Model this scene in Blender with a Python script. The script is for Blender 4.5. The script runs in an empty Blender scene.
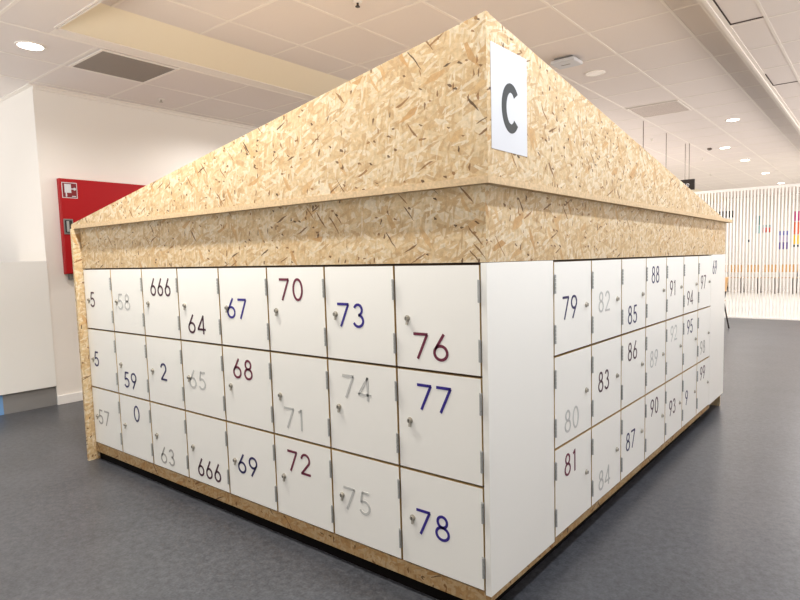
import bpy, bmesh, math, random
from mathutils import Vector, Matrix
random.seed(7)
S = 0.885                      # all coordinates below are in locker units; S turns them into metres
scn = bpy.context.scene
COL = scn.collection

# ------------------------------------------------------------------ materials
def newmat(name):
    m = bpy.data.materials.new(name); m.use_nodes = True
    nt = m.node_tree; b = nt.nodes['Principled BSDF']
    return m, nt, b

def srgb(r, g, b):
    f = lambda c: (c/255/12.92) if c/255 <= .04045 else ((c/255+.055)/1.055)**2.4
    return (f(r), f(g), f(b), 1)

def plain(name, col, rough=.5, metal=0, spec=.5, bump=0, bscale=60, var=0):
    m, nt, b = newmat(name)
    b.inputs['Base Color'].default_value = col
    b.inputs['Roughness'].default_value = rough
    b.inputs['Metallic'].default_value = metal
    b.inputs['Specular IOR Level'].default_value = spec
    if bump or var:
        tc = nt.nodes.new('ShaderNodeTexCoord')
        n = nt.nodes.new('ShaderNodeTexNoise'); n.inputs['Scale'].default_value = bscale
        n.inputs['Detail'].default_value = 4
        nt.links.new(tc.outputs['Object'], n.inputs['Vector'])
        if bump:
            bp = nt.nodes.new('ShaderNodeBump'); bp.inputs['Strength'].default_value = bump
            bp.inputs['Distance'].default_value = .002
            nt.links.new(n.outputs['Fac'], bp.inputs['Height']); nt.links.new(bp.outputs['Normal'], b.inputs['Normal'])
        if var:
            mx = nt.nodes.new('ShaderNodeMix'); mx.data_type = 'RGBA'
            mx.inputs['A'].default_value = tuple(c*(1-var) for c in col[:3])+(1,)
            mx.inputs['B'].default_value = tuple(min(1, c*(1+var)) for c in col[:3])+(1,)
            nt.links.new(n.outputs['Fac'], mx.inputs['Factor']); nt.links.new(mx.outputs['Result'], b.inputs['Base Color'])
    return m

def emit(name, col, strength):
    m, nt, b = newmat(name)
    b.inputs['Base Color'].default_value = (.8, .8, .8, 1)
    b.inputs['Emission Color'].default_value = col
    b.inputs['Emission Strength'].default_value = strength
    return m

def osb(name, tint=(.8, .765, .735)):
    """oriented strand board: layers of long flakes, each layer turned another way"""
    m, nt, b = newmat(name)
    N, Lk = nt.nodes.new, nt.links.new
    uv = N('ShaderNodeUVMap'); uv.uv_map = 'UVMap'
    wn = N('ShaderNodeTexNoise'); wn.inputs['Scale'].default_value = 16; wn.inputs['Detail'].default_value = 3
    Lk(uv.outputs['UV'], wn.inputs['Vector'])
    sub = N('ShaderNodeVectorMath'); sub.operation = 'SUBTRACT'; sub.inputs[1].default_value = (.5, .5, .5)
    Lk(wn.outputs['Color'], sub.inputs[0])
    sc = N('ShaderNodeVectorMath'); sc.operation = 'SCALE'; sc.inputs['Scale'].default_value = .013
    Lk(sub.outputs['Vector'], sc.inputs[0])
    base = N('ShaderNodeVectorMath'); base.operation = 'ADD'
    Lk(uv.outputs['UV'], base.inputs[0]); Lk(sc.outputs['Vector'], base.inputs[1])
    c0 = N('ShaderNodeRGB'); c0.outputs[0].default_value = srgb(212, 186, 144)
    col = c0.outputs[0]
    layers = [(10, 11, 48, .35, 0), (72, 10, 45, .4, 0), (-38, 13, 60, .42, 0), (38, 12, 60, .45, 0), (-70, 14, 70, .5, 0),
              (5, 18, 90, .52, 0), (55, 17, 85, .55, 0), (-20, 16, 80, .6, 0), (-50, 9, 34, .82, 0), (80, 24, 120, .7, 0), (20, 22, 115, .72, 0),
              (25, 15, 52, .975, 2), (-60, 17, 60, .975, 2), (25, 20, 160, .993, 1), (-50, 18, 170, .993, 1), (84, 60, 150, .991, 1), (-15, 80, 150, .989, 1)]
    hgt = None
    # one fine grain shared by all flakes
    gn = N('ShaderNodeTexNoise'); gn.inputs['Scale'].default_value = 55; gn.inputs['Detail'].default_value = 5; gn.inputs['Roughness'].default_value = .7
    Lk(base.outputs['Vector'], gn.inputs['Vector'])
    for i, (ang, sx, sy, thr, dark) in enumerate(layers):
        m2 = N('ShaderNodeMapping'); m2.vector_type = 'TEXTURE'
        m2.inputs['Rotation'].default_value = (0, 0, math.radians(ang)); m2.inputs['Location'].default_value = (i*3.37, i*1.91, 0)
        m2.inputs['Scale'].default_value = (1/sx, 1/sy, 1)
        Lk(base.outputs['Vector'], m2.inputs['Vector'])
        v = N('ShaderNodeTexVoronoi'); v.voronoi_dimensions = '2D'; v.inputs['Scale'].default_value = 1
        Lk(m2.outputs['Vector'], v.inputs['Vector'])
        sep = N('ShaderNodeSeparateColor'); Lk(v.outputs['Color'], sep.inputs['Color'])
        gt = N('ShaderNodeMath'); gt.operation = 'GREATER_THAN'; gt.inputs[1].default_value = thr
        Lk(sep.outputs['Red'], gt.inputs[0])
        mk = N('ShaderNodeMath'); mk.operation = 'MULTIPLY'; mk.inputs[1].default_value = .9 if dark else .78
        Lk(gt.outputs[0], mk.inputs[0])
        rp = N('ShaderNodeValToRGB'); cr = rp.color_ramp
        if dark == 2:
            cr.elements[0].color = srgb(204, 162, 106); cr.elements[1].color = srgb(226, 194, 144)
        elif dark:
            cr.elements[0].color = srgb(74, 50, 32); cr.elements[1].color = srgb(160, 118, 72)
        else:
            cr.elements[0].color = srgb(200, 168, 122); cr.elements[1].color = srgb(243, 232, 206)
            e = cr.elements.new(.18); e.color = srgb(211, 180, 133)
            e = cr.elements.new(.6); e.color = srgb(229, 207, 166)
        Lk(sep.outputs['Green'], rp.inputs['Fac'])
        mx = N('ShaderNodeMix'); mx.data_type = 'RGBA'
        Lk(mk.outputs[0], mx.inputs['Factor']); Lk(col, mx.inputs['A']); Lk(rp.outputs['Color'], mx.inputs['B'])
        col = mx.outputs['Result']
    gm = N('ShaderNodeMapRange'); gm.inputs['From Min'].default_value = .3; gm.inputs['From Max'].default_value = .7
    gm.inputs['To Min'].default_value = .78; gm.inputs['To Max'].default_value = 1.12
    Lk(gn.outputs['Fac'], gm.inputs['Value'])
    ml = N('ShaderNodeVectorMath'); ml.operation = 'SCALE'
    Lk(col, ml.inputs[0]); Lk(gm.outputs['Result'], ml.inputs['Scale'])
    col = ml.outputs['Vector']
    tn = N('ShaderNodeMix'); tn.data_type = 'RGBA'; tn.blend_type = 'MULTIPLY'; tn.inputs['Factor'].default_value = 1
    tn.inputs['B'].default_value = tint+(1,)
    Lk(col, tn.inputs['A'])
    Lk(tn.outputs['Result'], b.inputs['Base Color'])
    bw = N('ShaderNodeRGBToBW'); Lk(col, bw.inputs['Color'])
    bp = N('ShaderNodeBump'); bp.inputs['Strength'].default_value = .25; bp.inputs['Distance'].default_value = .003
    Lk(bw.outputs['Val'], bp.inputs['Height']); Lk(bp.outputs['Normal'], b.inputs['Normal'])
    b.inputs['Roughness'].default_value = .6; b.inputs['Specular IOR Level'].default_value = .3
    return m

def floor_mat(name, a, c, rough):
    m, nt, b = newmat(name)
    N, Lk = nt.nodes.new, nt.links.new
    tc = N('ShaderNodeTexCoord')
    n1 = N('ShaderNodeTexNoise'); n1.inputs['Scale'].default_value = 3; n1.inputs['Detail'].default_value = 6
    n2 = N('ShaderNodeTexNoise'); n2.inputs['Scale'].default_value = 110; n2.inputs['Detail'].default_value = 3
    n3 = N('ShaderNodeTexNoise'); n3.inputs['Scale'].default_value = 35; n3.inputs['Detail'].default_value = 3
    for n in (n1, n2, n3): Lk(tc.outputs['Object'], n.inputs['Vector'])
    ad = N('ShaderNodeMath'); ad.operation = 'ADD'; Lk(n2.outputs['Fac'], ad.inputs[0])
    ad2 = N('ShaderNodeMath'); ad2.operation = 'ADD'; Lk(n3.outputs['Fac'], ad2.inputs[0])
    h = N('ShaderNodeMath'); h.operation = 'MULTIPLY'; h.inputs[1].default_value = .5; Lk(n1.outputs['Fac'], h.inputs[0])
    Lk(h.outputs[0], ad2.inputs[1]); Lk(ad2.outputs[0], ad.inputs[1])
    r = N('ShaderNodeMapRange'); r.inputs['From Min'].default_value = .95; r.inputs['From Max'].default_value = 1.55
    Lk(ad.outputs[0], r.inputs['Value'])
    mx = N('ShaderNodeMix'); mx.data_type = 'RGBA'; mx.inputs['A'].default_value = a; mx.inputs['B'].default_value = c
    Lk(r.outputs['Result'], mx.inputs['Factor']); Lk(mx.outputs['Result'], b.inputs['Base Color'])
    b.inputs['Roughness'].default_value = rough; b.inputs['Specular IOR Level'].default_value = .5
    bp = N('ShaderNodeBump'); bp.inputs['Strength'].default_value = .08; bp.inputs['Distance'].default_value = .001
    Lk(n2.outputs['Fac'], bp.inputs['Height']); Lk(bp.outputs['Normal'], b.inputs['Normal'])
    return m

M = {}
M['osb'] = osb('osb board')
M['osb_shaded'] = osb('osb strip shaded', (.5, .41, .31))  # brown tint puts the shade under the lockers into the board colour
M['osb_cut'] = plain('osb cut edge', srgb(200, 174, 136), .7, bump=.3, bscale=110, var=.4)
M['white'] = plain('white laminate', srgb(243, 242, 236), .35, bump=.03, bscale=25)
M['edge'] = plain('board edge', srgb(196, 166, 112), .6, var=.15, bscale=120)
M['carcass'] = plain('locker carcass edge', srgb(84, 58, 34), .6, var=.2, bscale=90)
M['steel'] = plain('brushed steel', srgb(176, 177, 174), .45, .35, var=.12, bscale=300)
M['lockm'] = plain('nickel lock', srgb(178, 172, 160), .3, .6)
M['keyhole'] = plain('dark keyhole', srgb(30, 28, 26), .5)
M['plinth'] = plain('black plinth', srgb(10, 7, 6), .8, spec=.1)
M['burgundy'] = plain('burgundy vinyl', srgb(106, 30, 56), .5)
M['maroon'] = plain('dark maroon vinyl', srgb(66, 22, 44), .5)
M['navy'] = plain('navy vinyl', srgb(46, 32, 130), .5)
M['ink'] = plain('blue black vinyl', srgb(34, 26, 82), .5)
M['grey'] = plain('pale grey vinyl', srgb(192, 192, 189), .5)
M['dimgrey'] = plain('mid grey vinyl', srgb(168, 165, 160), .5)
M['paper'] = plain('white sheet', srgb(206, 208, 212), .6, spec=.3)
M['letter'] = plain('grey letter', srgb(72, 74, 74), .6, spec=.2)
M['wall'] = plain('painted wall', srgb(236, 231, 224), .75, bump=.05, bscale=40)
M['board'] = plain('white painted trim', srgb(240, 238, 235), .5)
M['counter'] = plain('white counter laminate', srgb(240, 240, 236), .4)
M['counter_kick'] = plain('grey kick plate', srgb(150, 150, 150), .45, .3)
M['blue'] = plain('pale blue panel', srgb(120, 165, 215), .4)
M['tile'] = plain('mineral ceiling tile', srgb(226, 218, 213), .9, bump=.12, bscale=90, var=.02)
M['tbar'] = plain('white ceiling bar', srgb(235, 228, 220), .5)
M['plaster'] = plain('cream bulkhead', srgb(232, 222, 200), .8)
M['gap'] = plain('dark ceiling gap', srgb(60, 45, 38), .9)
M['floor'] = floor_mat('speckled dark linoleum', srgb(47, 49, 54), srgb(80, 82, 87), .36)
M['floor2'] = plain('cream floor', srgb(236, 231, 222), .4)
M['red'] = plain('red enamel', srgb(168, 3, 16), .45, spec=.3)
M['redlab'] = plain('dark red sticker', srgb(120, 10, 22), .5)
M['black'] = plain('black plastic', srgb(28, 26, 26), .4)
M['greymetal'] = plain('grey metal', srgb(128, 128, 126), .4, .4)
M['ventm'] = plain('perforated vent', srgb(118, 110, 102), .7)
M['ventl'] = plain('pale vent', srgb(176, 164, 156), .7)
M['wood'] = plain('chair plywood', srgb(206, 160, 100), .45, var=.15, bscale=12)
M['frame'] = plain('dark chair tube', srgb(58, 50, 48), .35, .4)
M['slat'] = plain('white slat', srgb(244, 243, 240), .5)
M['lampglass'] = plain('unlit lamp glass', srgb(235, 228, 220), .25)
M['signblack'] = plain('black sign board', srgb(38, 32, 28), .5)
M['wire'] = plain('steel wire', srgb(150, 140, 132), .4, .6)
M['lampw'] = emit('cool lamp', (1, .97, .93, 1), 14)
M['lampy'] = emit('warm lamp', (1, .93, .82, 1), 14)

# ------------------------------------------------------------------ mesh builder
class MB:
    def __init__(s): s.v = []; s.f = []; s.m = []
    def box(s, x0, x1, y0, y1, z0, z1, mi=0, sides=None):
        b = len(s.v)
        s.v += [(x, y, z) for z in (z0, z1) for y in (y0, y1) for x in (x0, x1)]
        fs = {'-z': (0, 2, 3, 1), '+z': (4, 5, 7, 6), '-y': (0, 1, 5, 4), '+y': (2, 6, 7, 3), '-x': (0, 4, 6, 2), '+x': (1, 3, 7, 5)}
        for k, f in fs.items():
            s.f.append(tuple(b+i for i in f)); s.m.append(mi if not sides else sides.get(k, mi))
        return s
    def poly(s, pts, mi=0):
        b = len(s.v); s.v += [tuple(p) for p in pts]; s.f.append(tuple(range(b, b+len(pts)))); s.m.append(mi); return s
    def prism(s, pts, d, mi=0):
        """pts: outline, d: extrusion vector"""
        n = len(pts); b = len(s.v); d = Vector(d)
        s.v += [tuple(p) for p in pts] + [tuple(Vector(p)+d) for p in pts]
        s.f.append(tuple(b+i for i in range(n))); s.m.append(mi)
        s.f.append(tuple(b+n+i for i in reversed(range(n)))); s.m.append(mi)
        for i in range(n):
            j = (i+1) % n
            s.f.append((b+j, b+i, b+n+i, b+n+j)); s.m.append(mi)
        return s
    def cyl(s, p, q, r, r2=None, n=16, mi=0, caps=True):
        p, q = Vector(p), Vector(q); d = (q-p).normalized(); r2 = r if r2 is None else r2
        a = d.orthogonal().normalized(); c = d.cross(a); b = len(s.v)
        for o, rr in ((p, r), (q, r2)):
            for i in range(n):
                t = 2*math.pi*i/n; s.v.append(tuple(o+(a*math.cos(t)+c*math.sin(t))*rr))
        for i in range(n):
            j = (i+1) % n; s.f.append((b+i, b+j, b+n+j, b+n+i)); s.m.append(mi)
        if caps:
            s.f.append(tuple(b+i for i in reversed(range(n)))); s.m.append(mi)
            s.f.append(tuple(b+n+i for i in range(n))); s.m.append(mi)
        return s
    def tube(s, pts, r, n=10, mi=0):
        pts = [Vector(p) for p in pts]; b = len(s.v); k = len(pts)
        ref = None
        for i, p in enumerate(pts):
            d = ((pts[min(i+1, k-1)]-pts[max(i-1, 0)])).normalized()
            a = d.orthogonal().normalized() if ref is None else (ref-d*ref.dot(d)).normalized()
            ref = a; c = d.cross(a)
            for j in range(n):
                t = 2*math.pi*j/n; s.v.append(tuple(p+(a*math.cos(t)+c*math.sin(t))*r))
        for i in range(k-1):
            for j in range(n):
                q = (j+1) % n; s.f.append((b+i*n+j, b+i*n+q, b+(i+1)*n+q, b+(i+1)*n+j)); s.m.append(mi)
        s.f.append(tuple(b+j for j in reversed(range(n)))); s.m.append(mi)
        s.f.append(tuple(b+(k-1)*n+j for j in range(n))); s.m.append(mi)
        return s
    def ribbon(s, pts, w, y0, y1, mi=0):
        """a stroke of width w in the xz plane, between y0 (front) and y1"""
        P = [Vector((p[0], p[1])) for p in pts]; k = len(P); b = len(s.v)
        for i in range(k):
            d = (P[min(i+1, k-1)]-P[max(i-1, 0)]).normalized(); n = Vector((-d.y, d.x))*w/2
            for q in (P[i]+n, P[i]-n):
                s.v.append((q.x, y0, q.y)); s.v.append((q.x, y1, q.y))
        for i in range(k-1):
            a = b+i*4; c = a+4
            for f in ((a, a+2, c+2, c), (a, c, c+1, a+1), (a+2, a+3, c+3, c+2)):
                s.f.append(f); s.m.append(mi)
        a = b; c = b+(k-1)*4
        s.f.append((a, a+1, a+3, a+2)); s.m.append(mi); s.f.append((c, c+2, c+3, c+1)); s.m.append(mi)
        return s
    def mesh(s, name, mats, origin=(0, 0, 0), bevel=0):
        me = bpy.data.meshes.new(name)
        o = Vector(origin)
        me.from_pydata([tuple((Vector(v)-o)*S) for v in s.v], [], s.f)
        mats = mats if isinstance(mats, (list, tuple)) else [mats]
        for m in mats: me.materials.append(m)
        for p, mi in zip(me.polygons, s.m): p.material_index = mi
        bm = bmesh.new(); bm.from_mesh(me)
        bmesh.ops.recalc_face_normals(bm, faces=bm.faces)
        if bevel:
            bmesh.ops.remove_doubles(bm, verts=bm.verts, dist=1e-6)
            bmesh.ops.bevel(bm, geom=bm.edges[:], offset=bevel*S, segments=2, affect='EDGES', profile=.5)
        uvl = bm.loops.layers.uv.new('UVMap')
        for f in bm.faces:
            n = f.normal; ax = max(range(3), key=lambda i: abs(n[i]))
            off = (0, 3.7, 9.1)[ax]
            for l in f.loops:
                c = l.vert.co + o*S
                l[uvl].uv = ((c.y, c.z), (c.x, c.z), (c.x, c.y))[ax]
                l[uvl].uv.x += off
        bm.to_mesh(me); bm.free()
        return me

def obj(name, me, parent=None, loc=(0, 0, 0), rot=0):
    o = bpy.data.objects.new(name, me); COL.objects.link(o)
    o.location = Vector(loc)*S; o.rotation_euler = (0, 0, rot)
    if parent: o.parent = parent
    return o
def tag(o, label, cat, group=None):
    o['label'] = label; o['category'] = cat
    if group: o['group'] = group
    return o
def thing(name, label, cat, loc=(0, 0, 0), rot=0, group=None):
    o = obj(name, None, None, loc, rot); o.empty_display_size = .05
    return tag(o, label, cat, group)
def part(name, mb, mats, parent, origin=(0, 0, 0), loc=(0, 0, 0), bevel=0, label=None):
    """mesh given relative to its thing (origin = thing's own place when mb uses world coordinates)"""
    o = obj(name, mb.mesh(name, mats, origin, bevel), parent, loc)
    if label: o['label'] = label
    return o
def struct(name, mb, mats, bevel=0):
    o = obj(name, mb.mesh(name, mats, (0, 0, 0), bevel)); o['kind'] = 'structure'; return o
def smooth(o):
    for p in o.data.polygons: p.use_smooth = True
    return o

# ------------------------------------------------------------------ digits
def arc(cx, cy, rx, ry, a0, a1, n=22):
    return [(cx+rx*math.cos(math.radians(a0+(a1-a0)*i/n)), cy+ry*math.sin(math.radians(a0+(a1-a0)*i/n))) for i in range(n+1)]
G = {
 '0': (.66, [arc(.33, .5, .27, .46, 0, 360, 36)]),
 '1': (.42, [[(.26, 0), (.26, 1.0)], [(.28, .96), (.08, .84)]]),
 '2': (.64, [arc(.31, .7, .25, .26, 172, -38) + [(.06, .05)], [(.02, .05), (.62, .05)]]),
 '3': (.6, [arc(.27, .735, .2, .215, 160, -88), arc(.27, .285, .25, .24, 88, -158)]),
 '4': (.68, [[(.5, 0), (.5, 1.0)], [(.52, .98), (.03, .25)], [(.0, .25), (.68, .25)]]),
 '5': (.62, [[(.56, .95), (.18, .95)], [(.2, .97), (.11, .53)], [(.11, .53)] + arc(.29, .31, .27, .265, 128, -152)]),
 '6': (.66, [arc(.33, .3, .27, .26, 0, 360, 32), [(.095, .42), (.47, 1.0)]]),
 '7': (.64, [[(.0, .95), (.62, .95)], [(.6, .95), (.17, 0)]]),
 '8': (.62, [arc(.31, .745, .2, .21, 0, 360, 30), arc(.31, .285, .265, .245, 0, 360, 32)]),
 '9': (.66, [arc(.33, .7, .27, .26, 0, 360, 32), [(.565, .58), (.19, 0)]]),
}
def number_mb(txt, cx, cz, h=.1, y0=-.0012, y1=.0005, stroke=.105, gap=.2, squeeze=1):
    w = [G[c][0] for c in txt]; tot = (sum(w)+gap*(len(txt)-1))
    mb = MB(); x = cx-tot*h*squeeze/2
    for c, ww in zip(txt, w):
        for st in G[c][1]:
            mb.ribbon([(x+p[0]*h*squeeze, cz-h/2+p[1]*h) for p in st], stroke*h, y0, y1)
        x += (ww+gap)*h*squeeze
    return mb

# ================================================================== LOCKERS
WL, WR, DL, MG = .399, .3891, .5086, .0257
ROWS = [(.91, 1.31), (.5113, .91), (.12, .5113)]
ROWN = ['top', 'middle', 'bottom']
g_ = .0052
_bank = {}
def locker_meshes(w, h, right):
    k = (round(w, 4), round(h, 4), right)
    if k in _bank: return _bank[k]
    body = MB(); d0, d1 = .021, .47; t = .009
    body.box(-w/2+.0006, -w/2+t, d0, d1, .0006, h-.0006); body.box(w/2-t, w/2-.0006, d0, d1, .0006, h-.0006)
    body.box(-w/2+t, w/2-t, d0, d1, .0006, t); body.box(-w/2+t, w/2-t, d0, d1, h-t, h-.0006); body.box(-w/2+t, w/2-t, d1-t, d1, t, h-t)
    bm = body.mesh('body', M['carcass'])
    dr = MB(); dr.box(-w/2+g_, w/2-g_, 0, .019, g_, h-g_, 1, {'-y': 0, '+y': 0})
    dm = dr.mesh('door', [M['white'], M['edge']])
    hs = []
    sx = w/2-.0003 if not right else -w/2+.0003
    bx_ = sx+(.0044 if right else -.0044)
    for z in (.235*h, .76*h):
        hm = MB(); hh = .1*h
        hm.box(sx-.012 if not right else sx, sx if not right else sx+.012, -.0012, .0, z-hh, z+hh)
        for i in range(5):
            a = z-hh+i*2*hh/5+.001; hm.cyl((bx_, -.0045, a), (bx_, -.0045, a+2*hh/5-.002), .0043, n=10)
        hs.append(hm.mesh('hinge', M['steel']))
    lx = .132 if right else -.137
    lk = MB(); lk.cyl((lx, 0, .195), (lx, -.003, .195), .0125, n=24).cyl((lx, -.003, .195), (lx, -.010, .195), .0095, .0085, n=24)
    lk.box(lx-.0012, lx+.0012, -.0106, -.0098, .189, .201, 1)
    if not right: lk.prism([(lx-.006, -.004, .187), (lx+.006, -.004, .187), (lx+.0045, -.008, .171), (lx-.0045, -.008, .171)], (0, .0035, 0))
    lm = lk.mesh('lock', [M['lockm'], M['keyhole']])
    _bank[k] = (bm, dm, hs, lm)
    return _bank[k]

NUM = [('L',0,0,'5',-.087,.198),('L',1,0,'58',-.046,.195),('L',2,0,'666',.009,.291),('L',3,0,'64',-.029,.096),('L',4,0,'67',-.054,.194),('L',5,0,'70',-.026,.295),('L',6,0,'73',-.046,.194),('L',7,0,'76',-.026,.093),
('L',0,1,'5',-.092,.198),('L',1,1,'59',-.031,.102),('L',2,1,'2',-.012,.198),('L',3,1,'65',-.054,.19),('L',4,1,'68',-.031,.29),('L',5,1,'71',-.043,.095),('L',6,1,'74',-.027,.29),('L',7,1,'77',-.016,.296),
('L',0,2,'57',-.045,.194),('L',1,2,'0',.022,.288),('L',2,2,'63',-.028,.084),('L',3,2,'666',.011,.091),('L',4,2,'69',-.031,.188),('L',5,2,'72',-.023,.281),('L',6,2,'75',-.048,.188),('L',7,2,'78',-.037,.189),
('R',0,0,'79',-.039,.197),('R',1,0,'82',-.038,.194),('R',2,0,'85',-.027,.094),('R',3,0,'88',-.024,.297),('R',4,0,'91',-.056,.197),('R',5,0,'94',-.025,.106),('R',6,0,'97',-.046,.201),
('R',0,1,'80',-.023,.095),('R',1,1,'83',-.043,.201),('R',2,1,'86',-.023,.292),('R',3,1,'89',-.037,.194),('R',4,1,'92',-.021,.3),('R',5,1,'95',-.019,.302),('R',6,1,'98',-.037,.104),
('R',0,2,'81',-.038,.291),('R',1,2,'84',-.033,.096),('R',2,2,'87',-.046,.189),('R',3,2,'90',-.022,.288),('R',4,2,'93',-.033,.202),('R',5,2,'9',-.078,.194),('R',6,2,'99',-.024,.297)]
CN = {'burgundy': '70 72 76 68 81', 'maroon': '64 83 86 99 97 90 91 93 94', 'navy': '73 77 78 67', 'ink': '59 2 69 79 85 87 88 95 9',
      'grey': '58 65 71 74 75 82 80 84 89 92', 'dimgrey': '57 63 98'}
COLOR = {n: c for c, s in CN.items() for n in s.split()}
WORD = {'burgundy': 'burgundy', 'maroon': 'dark maroon', 'navy': 'navy blue', 'ink': 'blue-black', 'grey': 'pale grey', 'dimgrey': 'grey'}
for side, c, r, txt, u, z in NUM:
    right = side == 'R'
    w = WR if right else WL
    zb, zt = ROWS[r]; h = zt-zb
    loc = (0, DL+(c+.5)*WR, zb) if right else (-MG-(8-c-.5)*WL, 0, zb)
    ck = COLOR.get(txt) or {('666', 0): 'maroon', ('666', 2): 'maroon', ('5', 0): 'maroon', ('5', 1): 'ink', ('0', 2): 'ink'}[(txt, r)]
    if txt == '5':
        lab = 'white locker with a single 5, %s row beside the left chipboard end panel' % ROWN[r]
    elif txt == '666':
        lab = 'white locker numbered 666, %s' % ('top row directly above locker 2' if r == 0 else 'bottom row directly below locker 65')
    elif txt in '0 2 9'.split():
        lab = {'0': 'white locker with a single 0, bottom row directly below locker 59', '2': 'white locker with a single 2, directly below the upper locker 666',
               '9': 'white locker with a single 9, bottom row between 93 and 99'}[txt]
    else:
        lab = 'white locker with %s number %s, %s row on the %s side' % (WORD[ck], txt, ROWN[r], 'right' if right else 'left')
    t = thing('locker', lab, 'locker', loc, math.pi/2 if right else 0, 'lockers on the %s side of the house' % ('right' if right else 'left'))
    bm, dm, hs, lm = locker_meshes(w, h, right)
    obj('body', bm, t)
    d = obj('door', dm, t)
    for hm in hs: obj('hinge', hm, d)
    obj('lock', lm, d)
    n = obj('number', number_mb(txt, u, z, squeeze=.97 if right else .94 if txt == '666' else 1.1, stroke=.1 if right else .112).mesh('number', M[ck]), d); n['label'] = '%s vinyl number %s' % (WORD[ck], txt)

# ================================================================== THE CHIPBOARD HOUSE AROUND THE LOCKERS
XL, YR = -3.2215, 3.74
k = thing('locker_house', 'gabled chipboard house shell holding the white lockers', 'kiosk', (0, 0, 0))
ov = .033; z0 = 1.577; z1 = 1.6015; za = 2.124
# left gable: outer face y=-ov
part('gable_panel', MB().prism([(-3.262, -ov, z1), (ov, -ov, z1), (ov, -ov, za), (-3.262, -ov, z1+.008)], (0, .02, 0)), M['osb'], k, label='left chipboard gable rising towards the corner')
part('gable_panel', MB().prism([(ov, -ov+.0201, z1), (ov, 3.45, z1), (ov, 3.45, z1+.004), (ov, -ov+.0201, za-.003)], (-.02, 0, 0)), M['osb'], k, label='right chipboard gable sloping away from the corner')
part('ledge', MB().box(-3.262, ov+.003, -ov-.003, 3.80, z0, z1, 0, {'-y': 1, '+x': 1}), [M['osb'], M['osb_cut']], k, label='chipboard ledge under the gables')
part('fascia_board', MB().box(XL, 0, 0, .02, 1.314, z0), M['osb'], k, label='left chipboard band above the lockers')
part('fascia_board', MB().box(-.02, -.0001, .0201, YR-.02, 1.314, z0), M['osb'], k, label='right chipboard band above the lockers')
part('end_panel', MB().box(-3.244, XL, -.05, YR, 0, z0), M['osb'], k, label='left chipboard end panel standing on the floor')
part('base_board', MB().box(XL, -.03, .001, .03, .058, .119), M['osb_shaded'], k, label='chipboard strip under the left lockers')
part('base_board', MB().box(-.03, -.001, .001, DL, .089, .109).box(-.03, -.001, DL, 3.25, .089, .119), M['osb_shaded'], k, label='chipboard strip under the right lockers')
part('plinth', MB().box(XL, -.07, .022, .05, 0, .058).box(-.09, -.064, .05, 3.24, 0, .089), M['plinth'], k, label='black recessed plinth')
part('side_panel', MB().box(-MG+.0015, 0, 0, DL-.003, .109, 1.312), M['white'], k, label='blank white panel at the near corner', bevel=.0015)
sp = part('side_panel', MB().box(-MG, 0, 3.2345, YR, .114, 1.312), M['white'], k, label='white panel at the far end of the right side', bevel=.0015)
nm = number_mb('69', 3.35, 1.212, h=.108, squeeze=.82)
nm.v = [(-y, x, z) for x, y, z in nm.v]
part('number', nm, M['ink'], sp)
part('back_panel', MB().box(XL, -.02, YR-.02, YR-.0005, .0, z0), M['osb'], k)
# A4 sheet with the letter C
sg = thing('sheet_sign', 'white paper sheet with a grey letter C at the gable peak', 'sign', (ov, .115, 1.69))
part('sheet', MB().box(ov+.0004, ov+.0016, -.009, .232, 1.692, 2.036), M['paper'], sg, (ov, .115, 1.69))
Cm = MB().ribbon(arc(.118, 1.843, .046, .069, 42, 318, 36), .031, -ov-.0024, -ov-.0015)
Cm.v = [(-y, x, z) for x, y, z in Cm.v]
part('letter', Cm, M['letter'], sg, (ov, .115, 1.69), label='grey letter C')

# ================================================================== THE ROOM
ZL, ZU = 3.002, 3.152
T = .668
XW = -5.255
struct('floor', MB().box(-9, 4.2, -3.6, 11.25, -.05, 0), M['floor'])
struct('floor_far', MB().box(-9, 4.2, 11.25, 21, -.05, 0), M['floor2'])
struct('wall_left', MB().box(XW-.2, XW, .49, 20.5, 0, 3.4), M['wall'])
struct('wall_front_left', MB().box(-9, XW-.2, .49, .69, 0, 3.4), M['wall'])
struct('wall_back', MB().box(-9, 4.2, 20.5, 20.7, 0, 3.4), M['wall'])
struct('baseboard_left', MB().box(XW, XW+.018, .485, 20.5, 0, .088), M['board'], bevel=.003)
# ceilings: a lower tiled field with a raised coffer
cx0, cx1, cy0, cy1 = -3.345, .07, .11, 20.5
ce = MB()
ce.box(-9, 4.2, -3.6, cy0, ZL, ZL+.03); ce.box(-9, -3.79, cy0, 20.5, ZL, ZL+.03); ce.box(cx1, 4.2, cy0, 20.5, ZL, ZL+.03)
struct('ceiling', ce, M['tile'])
struct('ceiling_coffer', MB().box(cx0-.05, cx1+.02, cy0-.05, 20.5, ZU, ZU+.03), M['tile'])
struct('trim_1', MB().prism([(-3.63, cy0, ZL), (cx0, cy0, ZU), (cx0-.03, cy0, ZU+.02), (-3.66, cy0, ZL+.02)], (0, 20.5-cy0, 0)), M['plaster'])
struct('trim_6', MB().box(-3.79, -3.63, cy0, 20.5, ZL, ZL+.02), M['tbar'])
struct('trim_2', MB().box(cx1, cx1+.03, cy0, 20.5, ZL+.031, ZU).box(cx0, cx1, cy0-.03, cy0, ZL+.031, ZU), M['plaster'])
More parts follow.
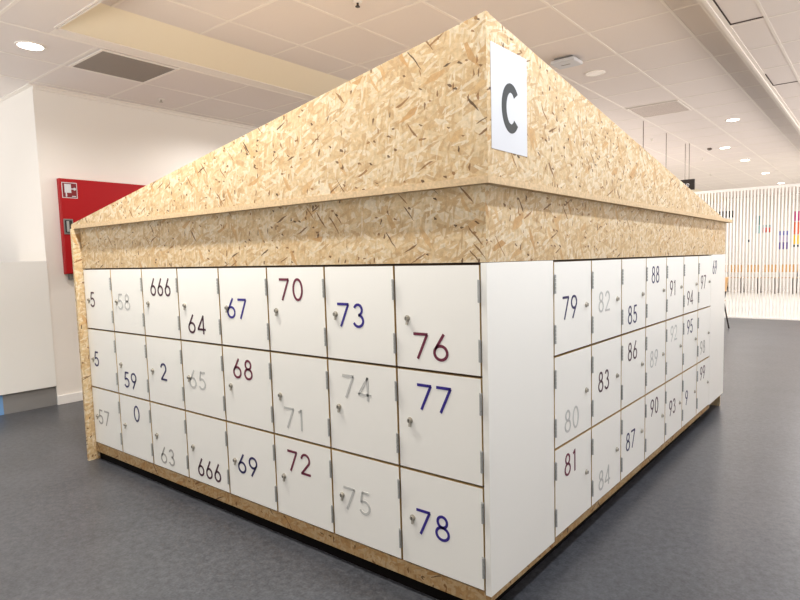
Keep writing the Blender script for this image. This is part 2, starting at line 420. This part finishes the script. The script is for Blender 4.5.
# T-bars
tb = MB(); bw = .011; dp = .003
def xbars(xs, y0, y1, z):
    for x in xs: tb.box(x-bw, x+bw, y0, y1, z-dp, z+.001)
def ybars(ys, x0, x1, z):
    for y in ys: tb.box(x0, x1, y-bw, y+bw, z-dp*.9, z+.001)
xbars([-.94+T*i for i in range(-3, 2)], cy0, 20.5, ZU)
ybars([3.036+T*i for i in range(-4, 26)], cx0, cx1, ZU)
xbars([-3.79-T*i for i in range(0, 3)], -3.6, 20.5, ZL)
ybars([.45+T*i for i in range(-6, 30)], XW, -3.79, ZL)
ybars([.45+T*i for i in range(-6, 0)], -9, XW, ZL)
ybars([.45-T*i for i in range(1, 6)], -3.79, 4.2, ZL)
xbars([.34+T*i for i in range(0, 6)], -3.6, 20.5, ZL)
ybars([3.225+T*i for i in range(-5, 26)], cx1, 4.2, ZL)
struct('trim_3', tb, M['tbar'])
# perimeter angle at the walls and around the coffer
pe = MB()
pe.box(XW, XW+.04, .45, 20.5, ZL-.012, ZL); pe.box(-9, XW, .45, .49, ZL-.012, ZL)
pe.box(XW, XW+.018, .49, 20.5, ZL-.035, ZL-.012)
pe.box(cx1-.045, cx1-.015, cy0, 20.5, ZL-.006, ZL+.02); pe.box(cx1-.015, cx1+.01, cy0, 20.5, ZL-.016, ZL+.03); pe.box(cx1+.01, cx1+.04, cy0, 20.5, ZL-.006, ZL)
pe.box(-3.63, cx1, cy0-.02, cy0-.008, ZL-.006, ZL); pe.box(-3.63, cx1, cy0, cy0+.01, ZL-.006, ZL+.01)
pe.box(-3.65, -3.62, cy0, 20.5, ZL-.006, ZL)
struct('trim_4', pe, M['tbar'])
# open slits where two tiles sit skew in the right-hand field
gp = MB()
for y, x1, yl in ((3.2, .33, .62), (5.232, .33, .5)):
    gp.box(cx1+.04, x1, y-.026, y-.012, ZL-.0045, ZL-.0008); gp.box(cx1+.04, cx1+.05, y-yl, y-.012, ZL-.0045, ZL-.0008)
struct('trim_5', gp, M['gap'])

# white counter in line with the left wall
ct = thing('counter', 'white counter front with grey kick plate at the left edge', 'counter', (XW-.3, -1.2, 0))
o_ = (XW-.3, -1.2, 0)
part('front_panel', MB().box(XW-.03, XW+.012, -3.2, .488, .185, 1.385), M['counter'], ct, o_, bevel=.002)
part('worktop', MB().box(XW-.7, XW-.03, -3.2, .488, 1.345, 1.385), M['counter'], ct, o_)
part('kick_plate', MB().box(XW-.05, XW-.012, .06, .488, 0, .185), M['counter_kick'], ct, o_, label='grey kick plate')
part('kick_plate', MB().box(XW-.05, XW-.012, -3.2, .06, 0, .185), M['blue'], ct, o_, label='pale blue kick plate at the picture edge')

# red fire hose cabinet on the left wall
XW += .003
rc = thing('fire_hose_cabinet', 'red fire hose cabinet on the left wall behind the house', 'fire cabinet', (XW, 1.0, 1.2))
ro = (XW, 1.0, 1.2)
XF = XW+.072
part('cabinet_body', MB().box(XW, XF-.015, .628, 1.75, 1.255, 2.165), M['red'], rc, ro, bevel=.004)
part('door', MB().box(XF-.013, XF, .63, 1.748, 1.262, 2.162), M['red'], rc, ro, bevel=.003)
part('base_recess', MB().box(XW, XF-.03, .665, 1.71, 1.2, 1.255), M['greymetal'], rc, ro, label='grey lower edge')
lb = part('latch', MB().box(XF, XF+.008, .632, .715, 1.635, 1.782), M['greymetal'], rc, ro, bevel=.003, label='grey latch plate with dark recess')
part('recess', MB().box(XF+.008, XF+.0095, .643, .705, 1.652, 1.768), M['black'], lb)
lb.children[0].data.transform(Matrix.Translation(Vector((-XW, -1.0, -1.2))*S))
lv = MB().box(XF+.0095, XF+.018, .655, .675, 1.66, 1.76)
part('lever', lv, M['steel'], lb, ro)
st = part('pictogram', MB().box(XF, XF+.0015, .64, .773, 1.98, 2.128), M['paper'], rc, ro, label='red and white fire hose pictogram')
part('red_field', MB().box(XF+.0015, XF+.0022, .646, .767, 1.987, 2.121), M['redlab'], st, ro)
wm = MB().box(XF+.0022, XF+.003, .663, .72, 2.03, 2.112).box(XF+.0022, XF+.003, .67, .682, 1.992, 2.03)
wm.cyl((XF+.0022, .75, 2.068), (XF+.003, .75, 2.068), .013, n=16).box(XF+.0022, XF+.003, .72, .743, 2.063, 2.073)
wm.box(XF+.0022, XF+.003, .725, .76, 1.994, 2.002)
part('white_marks', wm, M['paper'], st, ro)

XW -= .003
# ------------------------------------------------------------------ ceiling fittings
def downlight(x, y, z, r, label, lit, mat='lampw'):
    t = thing('ceiling_downlight', label, 'ceiling light', (x, y, z), 0, 'round recessed ceiling lights')
    rim = MB(); n = 28
    ring = []
    for rr, zz in ((r*1.18, 0), (r*1.15, -.008), (r*.98, -.008), (r*.95, .0)):
        ring.append([(rr*math.cos(2*math.pi*i/n), rr*math.sin(2*math.pi*i/n), zz) for i in range(n)])
    for a, b in zip(ring, ring[1:]):
        for i in range(n):
            j = (i+1) % n; rim.poly([a[i], a[j], b[j], b[i]])
    smooth(part('rim', rim, M['tbar'], t))
    part('diffuser', MB().cyl((0, 0, -.001), (0, 0, -.006), r*.97, n=28), M[mat] if lit else M['lampglass'], t, label='glowing diffuser' if lit else 'unlit white glass')
    return t
downlight(-4.145, .118, ZL, .085, 'lit round ceiling light above the white counter at left', True)
downlight(-1.316, 4.1, ZU, .085, 'unlit round ceiling light beside the white wireless box', False)
downlight(-.672, 7.362, ZU, .08, 'brightest round ceiling light nearest the right ceiling edge', True, 'lampy')
downlight(-1.24, 9.65, ZU, .08, 'lit round ceiling light with a dark sensor beside it', True, 'lampy')
downlight(-1.24, 11.48, ZU, .08, 'lit round ceiling light third from the front right row', True, 'lampy')
downlight(-1.25, 14.0, ZU, .08, 'lit round ceiling light second from the far end', True, 'lampy')
downlight(-1.26, 16.64, ZU, .08, 'farthest lit round ceiling light near the far wall', True, 'lampy')

def vent(x0, x1, y0, y1, z, mat, label):
    o_ = ((x0+x1)/2, (y0+y1)/2, z)
    t = thing('ceiling_vent', label, 'vent', o_)
    f = MB(); w = .022
    for b in ((x0, x1, y0, y0+w), (x0, x1, y1-w, y1), (x0, x0+w, y0+w, y1-w), (x1-w, x1, y0+w, y1-w)): f.box(b[0], b[1], b[2], b[3], z-.008, z-.0005)
    part('frame', f, M['tbar'], t, o_)
    pl = MB().box(x0+w, x1-w, y0+w, y1-w, z-.0045, z-.0005)
    part('perforated_plate', pl, mat, t, o_)
    return t
def perf(name, c, hole):
    m, nt, b = newmat(name)
    tc = nt.nodes.new('ShaderNodeTexCoord'); v = nt.nodes.new('ShaderNodeTexVoronoi'); v.inputs['Scale'].default_value = 75; v.inputs['Randomness'].default_value = 0
    nt.links.new(tc.outputs['Object'], v.inputs['Vector'])
    rp = nt.nodes.new('ShaderNodeValToRGB'); rp.color_ramp.elements[0].position = .32; rp.color_ramp.elements[1].position = .42
    rp.color_ramp.elements[0].color = hole; rp.color_ramp.elements[1].color = c
    nt.links.new(v.outputs['Distance'], rp.inputs['Fac']); nt.links.new(rp.outputs['Color'], b.inputs['Base Color']); b.inputs['Roughness'].default_value = .7
    return m
vent(-4.43, -3.81, .478, 1.11, ZL-.004, perf('perforated metal', srgb(150, 141, 132), srgb(84, 76, 70)), 'dark grey perforated square vent in the left ceiling')
vent(-1.59, -.96, 5.735, 6.365, ZU-.004, perf('pale perforated metal', srgb(206, 194, 186), srgb(150, 138, 130)), 'pale perforated square vent in the ceiling right of the gable')

ap = thing('wireless_box', 'white wireless access box on the ceiling above the right gable', 'ceiling device', (-1.35, 3.515, ZU))
ao = (-1.35, 3.515, ZU)
part('mount_plate', MB().box(-1.44, -1.26, 3.44, 3.6, ZU-.02, ZU-.0045), M['greymetal'], ap, ao)
part('housing', MB().box(-1.47, -1.23, 3.415, 3.615, ZU-.055, ZU-.02), M['paper'], ap, ao, bevel=.012)
part('indicator', MB().box(-1.4, -1.31, 3.5, 3.515, ZU-.0565, ZU-.055), M['greymetal'], ap, ao)

def sprinkler(x, y, z, label, mat):
    t = thing('sprinkler', label, 'sprinkler', (x, y, z), 0, 'ceiling sprinklers and sensors')
    smooth(part('escutcheon', MB().cyl((0, 0, -.0005), (0, 0, -.008), .034, .026, n=20), M['tbar'], t))
    part('head', MB().cyl((0, 0, -.008), (0, 0, -.03), .008, n=12).cyl((0, 0, -.03), (0, 0, -.034), .017, n=16).cyl((.007, 0, -.008), (.01, 0, -.03), .002, n=8).cyl((-.007, 0, -.008), (-.01, 0, -.03), .002, n=8), mat, t)
sprinkler(-4.854, 1.488, ZL, 'small dark sprinkler head in the left ceiling beside the vent', M['lockm'])
sprinkler(-1.967, 1.419, ZU, 'small dark sprinkler head above the left gable', M['frame'])
sprinkler(-1.969, 7.964, ZU, 'small pale sprinkler head behind the right gable slope', M['tbar'])
sprinkler(-1.819, 10.585, ZU, 'small pale sprinkler head above the black hanging sign', M['tbar'])
sprinkler(-2.3, 13.3, ZU, 'farthest small sprinkler head beyond the black hanging sign', M['tbar'])
bx = thing('smoke_detector', 'small dark square sensor beside a lit ceiling light', 'sensor', (-1.46, 9.52, ZU))
part('housing', MB().box(-.035, .035, -.035, .035, -.03, -.0005), M['ventm'], bx, bevel=.01)
part('lens', MB().cyl((0, 0, -.03), (0, 0, -.036), .02, n=16), M['black'], bx)

# hanging signs
sy = 8.75
hs = thing('hanging_sign', 'black hanging sign with white lettering behind the right gable', 'sign', (-1.9, sy, 2.38))
so = (-1.9, sy, 2.38)
bd = part('board', MB().box(-2.3, -1.512, sy, sy+.04, 2.381, 2.556), M['signblack'], hs, so, bevel=.004)
part('wire', MB().cyl((-1.67, sy+.02, 2.555), (-1.67, sy+.02, ZU), .006, n=8), M['wire'], hs, so)
part('wire', MB().cyl((-1.605, sy+.02, 2.555), (-1.605, sy+.02, ZU), .006, n=8), M['wire'], hs, so)
# blurred visible end of the word: n c e
def small(txt, x, z, h):
    mb = MB(); y0, y1 = sy-.0012, sy+.0005; w = .2*h
    for c in txt:
        if c == 'n': mb.ribbon([(x, z), (x, z+h)], w, y0, y1); mb.ribbon(arc(x+.3*h, z+.65*h, .3*h, .3*h, 170, 0, 12)+[(x+.6*h, z)], w, y0, y1)
        if c == 'c': mb.ribbon(arc(x+.4*h, z+.5*h, .38*h, .45*h, 45, 315, 18), w, y0, y1)
        if c == 'e': mb.ribbon(arc(x+.4*h, z+.5*h, .38*h, .45*h, 0, 310, 20), w, y0, y1); mb.ribbon([(x+.02*h, z+.5*h), (x+.8*h, z+.5*h)], w, y0, y1)
        x += .98*h
    return mb
part('lettering', small('nce', -1.755, 2.432, .058), M['paper'], bd, so)
hs2 = thing('hanging_sign', 'sign on two thin ceiling wires mostly hidden behind the right gable', 'sign', (-1.652, 7.1, 2.2))
h2 = (-1.652, 7.1, 2.2)
part('board', MB().box(-1.672, -1.632, 6.45, 7.8, 2.0, 2.17), M['signblack'], hs2, h2, bevel=.004)
for y in (6.59, 7.645): part('wire', MB().cyl((-1.652, y, 2.165), (-1.652, y, ZU), .006, n=8), M['wire'], hs2, h2)

# ------------------------------------------------------------------ slatted screen and the bright room beyond
SY = 11.25
ss = thing('slatted_screen', 'tall white screen of upright slats across the far end', 'screen', (-.6, SY, 0))
so = (-.6, SY, 0)
xs = [-2.75+.06*i for i in range(76)]
smh = MB().box(-.0145, .0145, -.005, .005, .03, 2.53).mesh('slat', M['slat'])
for x in xs: obj('slat', smh, ss, (x+.6, 0, 0))
part('top_rail', MB().box(xs[0]-.05, xs[-1]+.05, SY-.03, SY+.03, 2.53, 2.58), M['slat'], ss, so)
part('bottom_rail', MB().box(xs[0]-.05, xs[-1]+.05, SY-.03, SY+.03, 0, .03), M['slat'], ss, so)

def chair(name, loc, rot, label, group=None):
    t = thing(name, label, 'chair', loc, rot, group)
    part('seat', MB().prism([(-.23, -.22, .49), (.23, -.22, .49), (.21, .22, .478), (-.21, .22, .478)], (0, 0, .018)), M['wood'], t)
    bk = MB(); n = 8
    top = []
    for i in range(n):
        a0, a1 = -1+2*i/n, -1+2*(i+1)/n
        f = lambda a: .25-.045*a*a
        bk.prism([(a0*.22, f(a0), .66), (a1*.22, f(a1), .66), (a1*.215, f(a1)+.03, .9), (a0*.215, f(a0)+.03, .9)], (0, .014, 0))
    part('backrest', bk, M['wood'], t)
    for sx in (-1, 1):
        part('leg', MB().tube([(sx*.2, -.19, .49), (sx*.215, -.215, 0)], .013), M['frame'], t)
        part('leg', MB().tube([(sx*.2, .245, .8), (sx*.2, .215, .6), (sx*.2, .19, .48), (sx*.22, .28, 0)], .013), M['frame'], t)
    return t
chair('side_chair', (-1.35, 9.2, 0), math.radians(-90), 'wooden chair half hidden behind the far end of the lockers')
lx = ['first', 'second', 'third', 'fourth', 'fifth', 'sixth', 'seventh']
for i in range(6):
    chair('side_chair', (-3.3+i*.48, 19.2, 0), 0, 'wooden chair with dark legs behind the slatted screen, %s from the left' % lx[i], 'wooden chairs behind the slatted screen')

def poster(cols, x0, x1, zs, label, name='poster'):
    y = 20.4995
    t = thing(name, label, 'poster', ((x0+x1)/2, y, zs[-1]))
    po = ((x0+x1)/2, y, zs[-1])
    part('sheet', MB().box(x0, x1, y-.01, y, zs[-1], zs[0]), M['paper'], t, po)
    for c, a, b in zip(cols, zs, zs[1:]):
        part('colour_field', MB().box(x0+.015, x1-.015, y-.014, y-.0101, b+.01, a-.01), plain('poster %s %.2f' % (label[:8], a), srgb(*c), .5), t, po)
poster([(214, 40, 130), (240, 100, 50), (250, 205, 40), (40, 30, 30)], -1.42, -.6, (2.6, 2.27, 1.84, 1.52, 1.44), 'pink orange and yellow banded poster at the right edge')
poster([(150, 185, 175), (222, 90, 78)], -2.26, -2.0, (2.2, 2.12, 1.94), 'small red poster on the far wall')
poster([(120, 160, 160), (150, 200, 200)], -2.46, -2.28, (2.52, 2.2, 1.92), 'tall pale teal poster on the far wall')
poster([(120, 125, 200), (190, 180, 215), (110, 95, 165)], -1.79, -1.47, (1.98, 1.82, 1.62, 1.37), 'purple poster beside the banded poster')
poster([(70, 75, 90)], -2.75, -2.62, (1.73, 1.64), 'tiny dark card at left on the far wall')
bp_ = tag(obj('notice_board', MB().box(-3.74, -3.13, 20.47, 20.499, 2.5, 2.73).mesh('notice_board', M['black'])), 'long black board high on the far wall above the house end', 'board')

# ================================================================== LIGHT
def area(x, y, z, sx, sy, power, col=(1, 1, 1), rx=0, ry=0, spread=180):
    l = bpy.data.lights.new('added_area_light', 'AREA'); l.shape = 'RECTANGLE'; l.size = sx*S; l.size_y = sy*S
    l.energy = power; l.color = col; l.spread = math.radians(spread)
    o = bpy.data.objects.new('added_area_light', l); COL.objects.link(o); o.location = Vector((x, y, z))*S; o.rotation_euler = (rx, ry, 0)
    return o
def spot(x, y, z, power, ang, col=(1, 1, 1), r=.07, rx=0, ry=0, blend=.6):
    l = bpy.data.lights.new('downlight_or_fill_source', 'SPOT'); l.energy = power; l.spot_size = math.radians(ang); l.spot_blend = blend; l.shadow_soft_size = r*S; l.color = col
    o = bpy.data.objects.new('downlight_or_fill_source', l); COL.objects.link(o); o.location = Vector((x, y, z))*S; o.rotation_euler = (rx, ry, 0)
    return o
WARM = (1, .95, .87)
NEUT = (1, .96, .9)
COOL = (.95, .97, 1)
# ceiling lights close in front of the left face
spot(-2.1, -.36, ZL-.03, 195, 130, WARM, .04)
spot(-1.2, -.36, ZL-.03, 64, 130, WARM, .04)
spot(-.3, -.36, ZL-.03, 38, 130, WARM, .04)
# ceiling lights along the right face
for y in (.2, 1.9, 3.6): spot(.74, y, ZL-.03, 78, 150, (.87, .925, 1), .05)
# fill lights added behind and to the right of the photographer, aimed up
area(-2.5, -3.6, 1.5, 11, 1.8, 165, (1, .985, .97), math.radians(90+66), 0, 150)
area(4.2, 1.0, 1.5, 1.8, 7, 80, (1, .96, .95), 0, math.radians(90+60), 150)
area(4.2, 7.8, 1.5, 1.8, 6.5, 300, (1, .89, .81), 0, math.radians(90+60), 150)
# lit lamps of the row behind the house
for x, y in ((-.672, 7.362), (-1.24, 9.65), (-1.24, 11.48)): spot(x, y, ZU-.04, 45, 150, (1, .88, .78), .07)
spot(-4.145, .118, ZL-.02, 55, 160, (1, .97, .94), .08)
for x in (-2.5, .5, 3): area(x, 8.8, ZL-.06, .8, .8, 52, (1, .96, .94))  # not part of the row: fill added to light the slats from the front
# bright room beyond the screen
for x in (-2.4, .4, 3.2): area(x, 15.6, ZL-.08, 2.0, 6, 68, (.96, .98, 1))
area(-7.4, -.8, ZL-.05, 1.2, 1.2, 5, (.96, 1, .97))
for x, y in ((-4.2, -1.6), (-4.35, 2.2)): spot(x, y, ZL-.03, 48, 160, (1, .97, .94), .06)  # spots added to brighten the left wall and counter, no fixture there
area(-3.0, 8.2, 1.0, 2.2, 6, 58, (1, .88, .79), math.pi, 0, 170)  # upward fill added behind the house to brighten the raised ceiling
area(-9, -1.6, 1.5, 1.8, 3.6, 45, (1, .98, .96), 0, math.radians(-90-60), 150)  # soft fill added out of frame at the left, aimed up

w = bpy.data.worlds.new('ambient_fill'); scn.world = w; w.use_nodes = True
w.node_tree.nodes['Background'].inputs['Color'].default_value = (1, .97, .93, 1)  # even ambient fill standing in for the unseen rest of the building
w.node_tree.nodes['Background'].inputs['Strength'].default_value = .6

# ================================================================== CAMERA
cd = bpy.data.cameras.new('camera'); cam = bpy.data.objects.new('camera', cd); COL.objects.link(cam)
cam.location = Vector((1.0959, -1.6964, 1.31+.0218))*S
cam.rotation_mode = 'XYZ'; cam.rotation_euler = (1.4832, .0216, .6442)
cd.sensor_width = 36; cd.lens = 36*586.41/800; cd.shift_x = -44.62/800; cd.shift_y = 9.478/800
cd.clip_start = .02; cd.clip_end = 200
scn.camera = cam
scn.view_settings.view_transform = 'Standard'; scn.view_settings.look = 'None'
scn.view_settings.gamma = 1; scn.view_settings.use_curve_mapping = False
scn.view_settings.exposure = -.02
